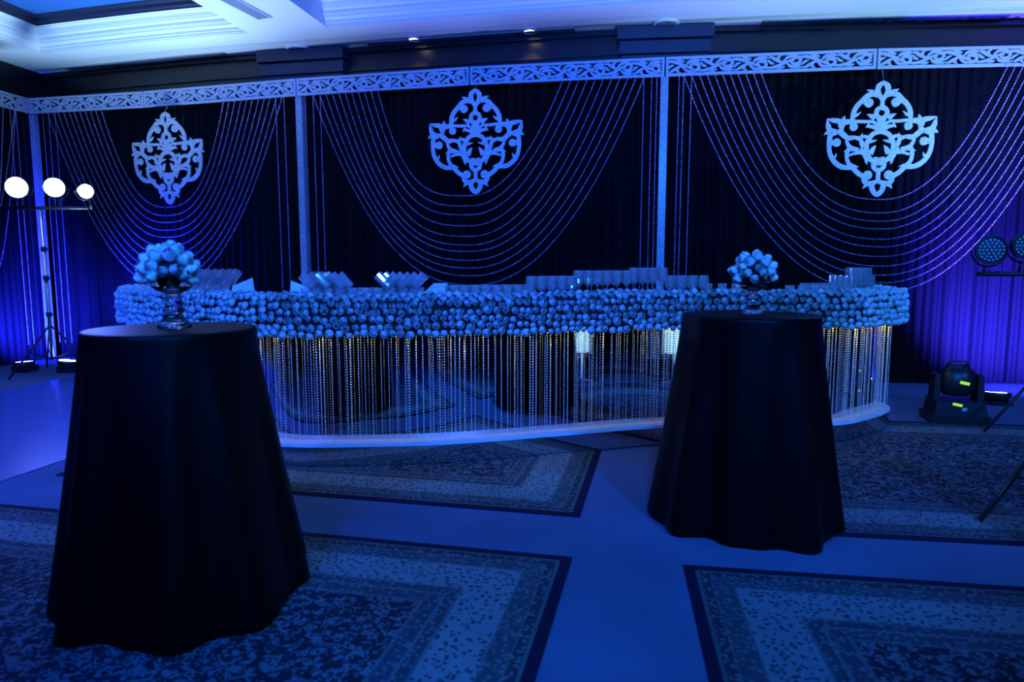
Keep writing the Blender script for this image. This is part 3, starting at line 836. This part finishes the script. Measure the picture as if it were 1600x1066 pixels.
# napkins
def napkin_fan(x, inset, label, flip=1, sc=1.0):
    s = BAR.hit(x, 455, -inset); q = BAR.at(s, -inset); mb = MB()
    rows = []
    for j in range(6):
        t = j / 5; row_ = []
        for i in range(15):
            u = i / 14 - .5
            z = (.035 + .10 * t * (1 - .3 * abs(u) * 2) + (.06 * max(0, u * flip) ** 1 * 2 * t)) * sc
            row_.append((q.x + u * .20 * sc * (1 - .25 * t), q.y + .03 * t + .010 * math.sin(i * 2.2), ZC + z * t))
        rows.append(row_)
    mb.grid(rows)
    back = [[(p[0], p[1] + .05 * (1 - j / 5) + .004, p[2]) for p in r] for j, r in enumerate(rows)]
    mb.grid(back)
    return single('folded_napkin', mb, M['napkin'], label, 'napkin', (q.x, q.y, ZC))
napkin_fan(377, .145, 'folded white napkin standing right of the slanted tumblers near the left table', 1)
napkin_fan(469, .145, 'folded white napkin standing in front of the middle post', -1, .9)
s = BAR.hit(672, 455, -.13); q = BAR.at(s, -.13)
for k in range(10):
    mb = MB(); w_ = .20 - .012 * k
    rows = []
    for sgn in (0, 1):
        pass
    a = .06 * math.sin(k * 2.3)
    mb.box((q.x + .010 * k * .8, q.y, ZC + .0065 + .0130 * k), (w_, .15, .0128), Matrix.Rotation(a, 3, 'Z'), .97)
    mb.tube([(q.x + .008 * k - w_ / 2, q.y - .075, ZC + .0065 + .013 * k), (q.x + .008 * k + w_ / 2, q.y - .075, ZC + .0065 + .013 * k)], .0062, 6)
    single('napkin', mb, M['napkin'], 'folded white napkin, %s in the stack on the bar' % ('lowest' if k == 0 else 'topmost' if k == 9 else ORD[k] + ' from the bottom'), 'napkin', (q.x, q.y, ZC + .013 * k), 'stacked napkins on the bar')

# ------------------------------------------------------------------ cocktail tables
def cocktail(px, py, rt, rh, seed, lab_t, lab_c, hem=(1, 1), pos=None):
    p = Vector(pos) if pos else atz(px, py, 1.10); c = Vector((p.x, p.y, .009))
    t = thing('cocktail_table', lab_t, 'table', c)
    Mt = Matrix.Translation(c)
    part('tabletop', MB().lathe([(.001, 1.065), (rt - .012, 1.065), (rt - .008, 1.075), (rt - .008, 1.084), (rt - .014, 1.088), (.001, 1.088)], 40, Mt), M['black'], t)
    part('pole', MB().lathe([(.03, .03), (.03, 1.065)], 16, Mt), M['chrome'], t)
    part('base', MB().lathe([(.001, .001), (.24, .001), (.24, .012), (.05, .03), (.001, .03)], 32, Mt), M['black'], t)
    rnd = random.Random(seed); ph = [rnd.uniform(0, 6.28) for _ in range(5)]
    rows = []; n = 160
    def fold(a, t_):
        w1 = math.sin(9 * a + ph[0] + .5 * math.sin(2 * a)); w2 = math.sin(14 * a + ph[1]); w3 = math.sin(4 * a + ph[2])
        return t_ ** .8 * (.028 * w1 + .012 * w2 + .018 * w3)
    for rr, z in ((.001, 1.1005), (rt * .4, 1.1005), (rt * .8, 1.1005), (rt - .008, 1.1005), (rt, 1.0985), (rt + .004, 1.092), (rt + .005, 1.08)):
        rows.append([(c.x + rr * math.cos(2 * math.pi * k / n), c.y + rr * math.sin(2 * math.pi * k / n), z) for k in range(n)])
    for j in range(1, 19):
        t_ = j / 18; row_ = []
        for k in range(n):
            a = 2 * math.pi * k / n
            hz = .010 + .007 * (1 + math.sin(2 * a + ph[3])) + .004 * (1 + math.sin(5 * a + ph[4])) 
            z = 1.08 + (hz - 1.08) * t_
            base = rt + .005 + (rh * (1 + .06 * math.cos(2 * a + ph[3])) - rt) * (t_ ** 1.15)
            rr = base + fold(a, t_)
            row_.append((c.x + rr * math.cos(a), c.y + rr * math.sin(a), z))
        rows.append(row_)
    mb = MB(); mb.grid(rows, True, True)
    single('tablecloth', mb, M['black_cloth'], lab_c, 'tablecloth', c, 'black tablecloths to the floor')
    return c
T1 = cocktail(269, 513, .315, .49, 1, 'tall round cocktail table under the left black cloth', 'black floor-length cloth over the left, nearer cocktail table')
T2 = cocktail(1172, 491, .337, .455, 2, 'tall round cocktail table under the right black cloth', 'black floor-length cloth over the right, farther cocktail table')

# beyond the frame, seen only in the bar's mirror: two more tables and a lit crystal pillar before a pale drape
cocktail(0, 0, .315, .46, 5, 'tall cocktail table right of the view, seen in the bar mirror', 'black cloth over the table reflected at the right of the bar mirror', pos=(5.25, .55, 1.1))
cocktail(0, 0, .315, .46, 6, 'tall cocktail table left of the view, seen in the bar mirror', 'black cloth over the table reflected at the left of the bar mirror', pos=(-3.9, .8, 1.1))
cp = Vector((2.58, 2.74, 0))
t = thing('crystal_pillar', 'lit crystal pillar lamp reflected as a bright square in the bar mirror', 'lamp', cp)
part('stand', MB().lathe([(.001, 0), (.18, 0), (.18, .02), (.02, .03), (.02, .34), (.001, .34)], 20, Matrix.Translation(cp)), M['chrome'], t)
part('glow_core', MB().lathe([(.001, .34), (.08, .34), (.08, 1.05), (.001, 1.05)], 20, Matrix.Translation(cp)), M['pillar'], t)
mb = MB()
for k in range(26):
    a = 2 * math.pi * k / 26; z = .33
    while z < 1.07: mb.octa(cp + Vector((.105 * math.cos(a), .105 * math.sin(a), z)), .010); z += .027
part('crystal_beads', mb, M['crystal'], t)
q0 = Vector((3.45, 1.0)); q1 = Vector((4.0, 1.42)); qd = (q1 - q0).normalized(); qn = Vector((-qd.y, qd.x))
def mirror_drape(s_, f, z):
    q = q0 + qd * s_ + qn * f; return Vector((q.x, q.y, z))
o = drape(mirror_drape, 0, .68, .01, 2.4, 'pale drape reflected beside the bright square in the bar mirror', 9)
o.data.materials[0] = M['pale_drape']

# vases and bouquets
def vase(c, sc, label):
    mb = MB(); P = [(.001, .0), (.064, .0), (.066, .006), (.058, .016), (.040, .040), (.034, .052), (.032, .058), (.040, .066), (.040, .074), (.031, .084), (.034, .100), (.033, .112), (.027, .122), (.029, .132), (.034, .140), (.060, .150), (.078, .168),
                    (.0755, .168), (.058, .154), (.028, .146), (.001, .144)]
    mb.lathe([(r * sc, z * sc) for r, z in P], 32, Matrix.Translation(c))
    return single('vase', mb, M['vase'], label, 'vase', c)
def bouquet(c, rad, seed, label):
    t = thing('rose_bouquet', label, 'flowers', c); rnd = random.Random(seed); n = 30
    for k in range(n):
        zz = 1 - (k + .5) / n * 1.30; ph = k * 2.39996
        rr = math.sqrt(max(0, 1 - zz * zz)); dr = Vector((rr * math.cos(ph), rr * math.sin(ph), zz))
        dr = (dr + Vector([rnd.uniform(-.12, .12) for _ in range(3)])).normalized()
        p = Vector((dr.x * rad, dr.y * rad, dr.z * rad * 1.05)) * rnd.uniform(.86, 1.04) + Vector((0, 0, .060))
        o = link('rose', rose_me, t, p); o.rotation_mode = 'QUATERNION'; o.rotation_quaternion = dr.to_track_quat('Z', 'Y')
        q = rnd.uniform(.024, .030); o.scale = (q, q, q * 1.3)
    mb = MB(); mb.lathe([(.001, -.018), (.03, -.015), (rad * .55, .03), (rad * .6, .06), (rad * .4, .09), (.001, .12)], 18, Matrix.Translation(c)); part('leaf_collar', mb, M['foam'], t)
    mb = MB()
    for k in range(7):
        a = k * .9; mb.tube([c + Vector((.018 * math.cos(a), .018 * math.sin(a), -.010)), c + Vector((.05 * math.cos(a + .3), .05 * math.sin(a + .3), .05))], .003, 5)
    part('stems', mb, M['leaf'], t)
v1 = Vector((T1.x, T1.y + .02, 1.1012)); v2 = Vector((T2.x + .01, T2.y, 1.1012))
vase(v1, 1.0, 'clear glass pedestal vase on the left cocktail table')
bouquet(v1 + Vector((-.012, 0, .165)), .088, 3, 'dome of white roses in the glass vase on the left cocktail table')
vase(v2, .86, 'clear glass pedestal vase on the right cocktail table')
bouquet(v2 + Vector((.0, 0, .145)), .093, 8, 'dome of white roses in the glass vase on the right cocktail table')

# ------------------------------------------------------------------ rugs and dance floor
def rug(corner, along, depth_dir, la, ld, label, tone=(1, 1, 1)):
    """corner on the floor; along and depth_dir are made square"""
    x = Vector((along.x, along.y)).normalized(); y = Vector((-x.y, x.x))
    if y.dot(Vector((depth_dir.x, depth_dir.y))) < 0: y = -y
    c = Vector((corner.x, corner.y)) + x * la / 2 + y * ld / 2
    m = rug_mat('woven_rug', la / 2, ld / 2, tone)
    me = MB().box((0, 0, .004), (la, ld, .008)).mesh('rug', m)
    o = link('rug', me, None, (c.x, c.y, 0)); o.rotation_euler.z = math.atan2(x.y, x.x)
    tag(o, label, 'rug', 'patterned rugs on the floor')
g = lambda x, y: atz(x, y, 0)
cA = g(906, 809); rug(cA, g(445, 772) - cA, g(935, 703) - cA, (g(97, 740) - cA).length, 3.2, 'patterned rug under the front of the bar', (1.0, 1.15, 1.0))
cB = g(894, 873); rug(cB, g(455, 832) - cB, g(835, 1066) - cB, 5.2, 3.4, 'patterned rug under the left cocktail table')
cC = g(1067, 885); rug(cC, g(1600, 920) - cC, g(1095, 1066) - cC, 5.0, 3.2, 'patterned rug at the near right below the right cocktail table', (.8, .9, 1))
dC = (g(1600, 920) - cC).normalized()
cD = g(1600, 854); cD = g(1085, 827)
rug(cD, g(1600, 854) - g(1295, 838), Vector((0, 1, 0)), 6.0, 2.7, 'patterned rug behind the right cocktail table, reaching the stage lamp stands', (.8, .9, 1))
f0, f1 = g(0, 754), g(105, 718)
fd = (f1 - f0).normalized(); fnn = Vector((-fd.y, fd.x, 0))
if fnn.x > 0: fnn = -fnn
pp = [f0 - fd * 1.0, f0 + fd * 3.6, f0 + fd * 3.6 + fnn * 2.8, f0 - fd * 1.0 + fnn * 2.8]
single('dance_floor', MB().prism([(p.x, p.y) for p in pp] if (pp[1] - pp[0]).cross(pp[2] - pp[1]).z > 0 else [(p.x, p.y) for p in reversed(pp)], 0, .006), M['gloss'], 'glossy blue-lit dance floor left of the left cocktail table', 'floor', tuple(pp[0]))

# ------------------------------------------------------------------ stage lamps
def par(t_parent, c, d, r, lens, nled=0, body=.16):
    """a par can: c is the lens centre, d its direction"""
    d = Vector(d).normalized(); mt = Matrix.Translation(c) @ d.to_track_quat('Z', 'Y').to_matrix().to_4x4()
    b = MB().lathe([(.001, -body), (r * .55, -body), (r * .8, -body * .7), (r, -body * .3), (r * 1.06, .012), (r, .016), (r * .94, .004)], 22, mt)
    can = part('lamp_can', b, M['black'], t_parent)
    part('lens', MB().lathe([(.001, .004), (r * .5, .004), (r * .95, .002)], 22, mt), lens, can)
    if nled:
        mb = MB(); k = 0
        for ring, n in ((.0, 1), (.28, 6), (.52, 12), (.76, 18)):
            for i in range(n):
                a = 2 * math.pi * i / n
                mb.lathe([(r * .10, .005), (r * .085, .012), (.0005, .014)], 8, mt @ Matrix.Translation((ring * r * math.cos(a), ring * r * math.sin(a), 0)))
        part('leds', mb, M['lens_off'], can)
    yk = []
    for i in range(13):
        a = math.pi * i / 12
        yk.append(mt @ Vector((r * 1.16 * math.cos(a), -r * 1.25 * math.sin(a) , -body * .4)))
    part('yoke', MB().tube(yk, .007, 6), M['black'], can)
    return can
def stand(c, bar_z, x0, x1, label, cols=('black',), leg_r=.55, hub=.62, dirs=(2.3, 4.4, .2)):
    t = thing('light_stand', label, 'stand', c)
    part('pole', MB().tube([c + Vector((0, 0, .18)), c + Vector((0, 0, 1.2)), c + Vector((0, 0, 1.2)), c + Vector((0, 0, bar_z))], [.02, .02, .015, .015], 10), M['chrome'], t)
    for z in (.75, 1.2, 1.55): part('clamp', MB().lathe([(.001, z - .03), (.032, z - .03), (.032, z + .03), (.001, z + .03)], 12, Matrix.Translation(c)).tube([c + Vector((.02, 0, z)), c + Vector((.07, -.01, z))], .009, 6), M['black'], t)
    part('crossbar', MB().tube([c + Vector((x0, 0, bar_z)), c + Vector((x1, 0, bar_z))], .02, 8), M['black'], t)
    for a in dirs:
        e = c + Vector((leg_r * math.cos(a), leg_r * math.sin(a), .024)); m_ = c + Vector((leg_r * .5 * math.cos(a), leg_r * .5 * math.sin(a), hub * .5))
        part('leg', MB().tube([c + Vector((0, 0, hub)), e], .012, 7).tube([c + Vector((0, 0, .2)), m_], .008, 6), M['black'], t)
    return t
SL = aty(64, 330, 8.3); SL = Vector((SL.x, SL.y, 0))
bz = aty(64, 325, 8.3).z
st = stand(SL, bz, -.62, .58, 'left tripod light stand with crossbar carrying three lit stage lamps')
for x, y, dx, lb, mt_, rr in ((26, 293, .3, 'lit round stage lamp at the outer left end of the crossbar', 'lamp_on', .125), (85, 293, .35, 'lit round stage lamp in the middle of the crossbar', 'lamp_on', .115), (134, 299, 1.0, 'lit round stage lamp turned aside at the right end of the crossbar', 'lamp_on', .085)):
    p = aty(x, y, 8.22); t = thing('stage_lamp', lb, 'lamp', p, 'lit lamps on the left stand')
    par(t, p, (dx, -1, -.12), rr, M[mt_], 0)
    part('clamp', MB().tube([p + Vector((0, .06, -rr)), Vector((p.x, SL.y, bz - .02))], .012, 6), M['black'], t)
    spot('stage_lamp_beam', p + Vector((dx * .05, -.06, -.01)), p + Vector((dx, -1, -.20)), (.02, .08, 1), 120, 80, .7, .08)
for x, y, tg, lb in ((37, 567, (-.3, .6, 1.2), 'lit floor lamp left of the tripod, aimed up at the drape'), (107, 565, (.5, .55, 1.2), 'lit floor lamp right of the tripod, aimed up at the drape')):
    p = aty(x, y, 8.5); t = thing('floor_stage_lamp', lb, 'lamp', (p.x, p.y, 0), 'floor lamps under the drapes')
    d = Vector((tg[0] * .2, .05, 1)); mt = Matrix.Translation(p) @ d.to_track_quat('Z', 'Y').to_matrix().to_4x4()
    can = part('lamp_can', MB().lathe([(.001, -.14), (.07, -.14), (.11, -.05), (.125, .01), (.115, .016), (.110, .004)], 22, mt), M['black'], t)
    part('lens', MB().lathe([(.001, .004), (.112, .002)], 22, mt), M['black'], can)
    for a_, b_ in ((-.05, .03), (.0, -.03), (.05, .04), (.02, .055)):
        part('led_bar', MB().box(mt @ Vector((a_, b_, .010)), (.040, .09, .012), mt.to_3x3() @ Matrix.Rotation(.5, 3, 'Z')), M['lamp_blue'], can)
    part('foot', MB().box((p.x, p.y + .02, .04), (.20, .22, .08)), M['black'], t)
    spot('uplight_beam', p + Vector((0, .05, .08)), p + Vector((tg[0] * .8, .60, .38)), (.012, .02, 1), 3200, 96, 1, .06)

# right-hand stand with two unlit par cans
SR = aty(1680, 430, 5.4); SR = Vector((SR.x, SR.y, 0)); bz2 = aty(1560, 428, 5.4).z
stand(SR, bz2, -.78, .5, 'tripod light stand at the right edge carrying two unlit stage lamps', hub=.75, leg_r=.72, dirs=(3.3, 5.4, 1.2))
for x, y, dx, lb in ((1549, 391, -.42, 'unlit round stage lamp with small lens dots, whole in view at the right'), (1606, 384, -.25, 'unlit round stage lamp cut off by the right edge')):
    p = aty(x, y, 5.33); t = thing('stage_lamp', lb, 'lamp', p, 'unlit lamps on the right stand')
    par(t, p, (dx, -1, -.05), .105, M['black'], 1)
    part('clamp', MB().tube([p + Vector((0, .06, -.13)), Vector((p.x, SR.y, bz2 + .015))], .012, 6), M['black'], t)
# nearer tripod at the right edge
f1_, f2_ = g(1531, 819), g(1562, 781)
hubp = Vector((f1_.x + .62, f1_.y + .30, .0))
t = thing('tripod', 'black tripod with thin folding legs at the near right edge', 'stand', hubp)
part('pole', MB().tube([hubp + Vector((0, 0, .1)), hubp + Vector((0, 0, 1.2))], .016, 8), M['black'], t)
for e in (f1_, f2_, hubp + Vector((.5, -.2, 0))):
    e = Vector((e.x, e.y, .022)); h_ = hubp + Vector((0, 0, .52))
    part('leg', MB().tube([h_, e], .013, 7), M['black'], t)
    part('brace', MB().tube([hubp + Vector((0, 0, .12)), h_.lerp(e, .6)], .010, 6), M['black'], t)
# moving head lamp with fluorescent tape
mh = atz(1490, 657, .009); t = thing('moving_head_lamp', 'black moving-head stage lamp with two yellow-green tape marks on the floor', 'lamp', mh)
rz = Matrix.Rotation(-.25, 3, 'Z')
part('base', MB().box(mh + Vector((0, 0, .035)), (.44, .34, .07), rz).box(mh + Vector((0, 0, .13)), (.40, .30, .12), rz, .92), M['black'], t)
for sx in (-1, 1): part('yoke_arm', MB().box(mh + rz @ Vector((sx * .165, 0, .29)), (.05, .16, .24), rz, .8), M['black'], t)
hc = mh + Vector((0, 0, .33)); rows = []
head = MB().lathe([(.001, .19), (.06, .185), (.11, .155), (.145, .09), (.150, 0), (.145, -.08), (.10, -.12), (.001, -.13)], 24, Matrix.Translation(hc) @ rz.to_4x4() @ Matrix.Diagonal((.95, .8, .85, 1)))
part('head', head, M['black'], t)
hd = part('handle', MB().tube([hc + rz @ Vector((-.10, 0, .12)), hc + rz @ Vector((-.06, 0, .19)), hc + rz @ Vector((.06, 0, .19)), hc + rz @ Vector((.10, 0, .12))], .009, 6), M['black'], t)
part('cable', MB().tube(catmull([hc + Vector((-.12, -.02, .10)), hc + Vector((-.02, -.06, .17)), hc + Vector((.12, -.03, .10)), hc + Vector((.20, 0, -.10)), mh + Vector((.26, .02, .02))], 8), .008, 6), M['black'], t)
part('tape_mark', MB().box(hc + rz @ Vector((.02, -.126, .02)), (.072, .008, .026), rz @ Matrix.Rotation(.2, 3, 'Y')), M['tape'], t, 'yellow-green tape mark')
part('tape_mark', MB().box(mh + rz @ Vector((-.03, -.146, .165)), (.072, .008, .022), rz @ Matrix.Rotation(.2, 3, 'Y')), M['tape'], t, 'yellow-green tape mark')
ov = M['chrome']
part('badge', MB().lathe([(.001, .0), (.028, .0), (.03, -.004)], 16, Matrix.Translation(mh + rz @ Vector((.03, -.148, .125))) @ Matrix.Rotation(R(90), 4, 'X') @ Matrix.Diagonal((1, .55, 1, 1))), M['lens_off'], t)
# floor lamp on the right
p = aty(1556, 620, 6.5); t = thing('floor_stage_lamp', 'lit floor lamp right of the black moving-head lamp, aimed at the drape', 'lamp', (p.x, p.y, 0), 'floor lamps under the drapes')
d = Vector((.05, .10, 1)); mt = Matrix.Translation((p.x, p.y, .10)) @ d.to_track_quat('Z', 'Y').to_matrix().to_4x4()
can = part('lamp_can', MB().lathe([(.001, -.06), (.09, -.06), (.12, -.03), (.130, .01), (.122, .016), (.116, .004)], 22, mt), M['black'], t)
part('lens', MB().lathe([(.001, .004), (.118, .002)], 22, mt), M['black'], can)
for a_, b_ in ((-.06, -.02), (.01, .03), (.065, .045)): part('led_bar', MB().box(mt @ Vector((a_, b_, .010)), (.055, .045, .012), mt.to_3x3()), M['lamp_blue'], can)
part('foot', MB().box((p.x, p.y, .022), (.20, .20, .044)), M['black'], t)
spot('uplight_beam', Vector((p.x + .10, p.y, .20)), Vector((p.x + .62, p.y + .6, .75)), (.048, .034, 1), 6500, 110, 1, .06)
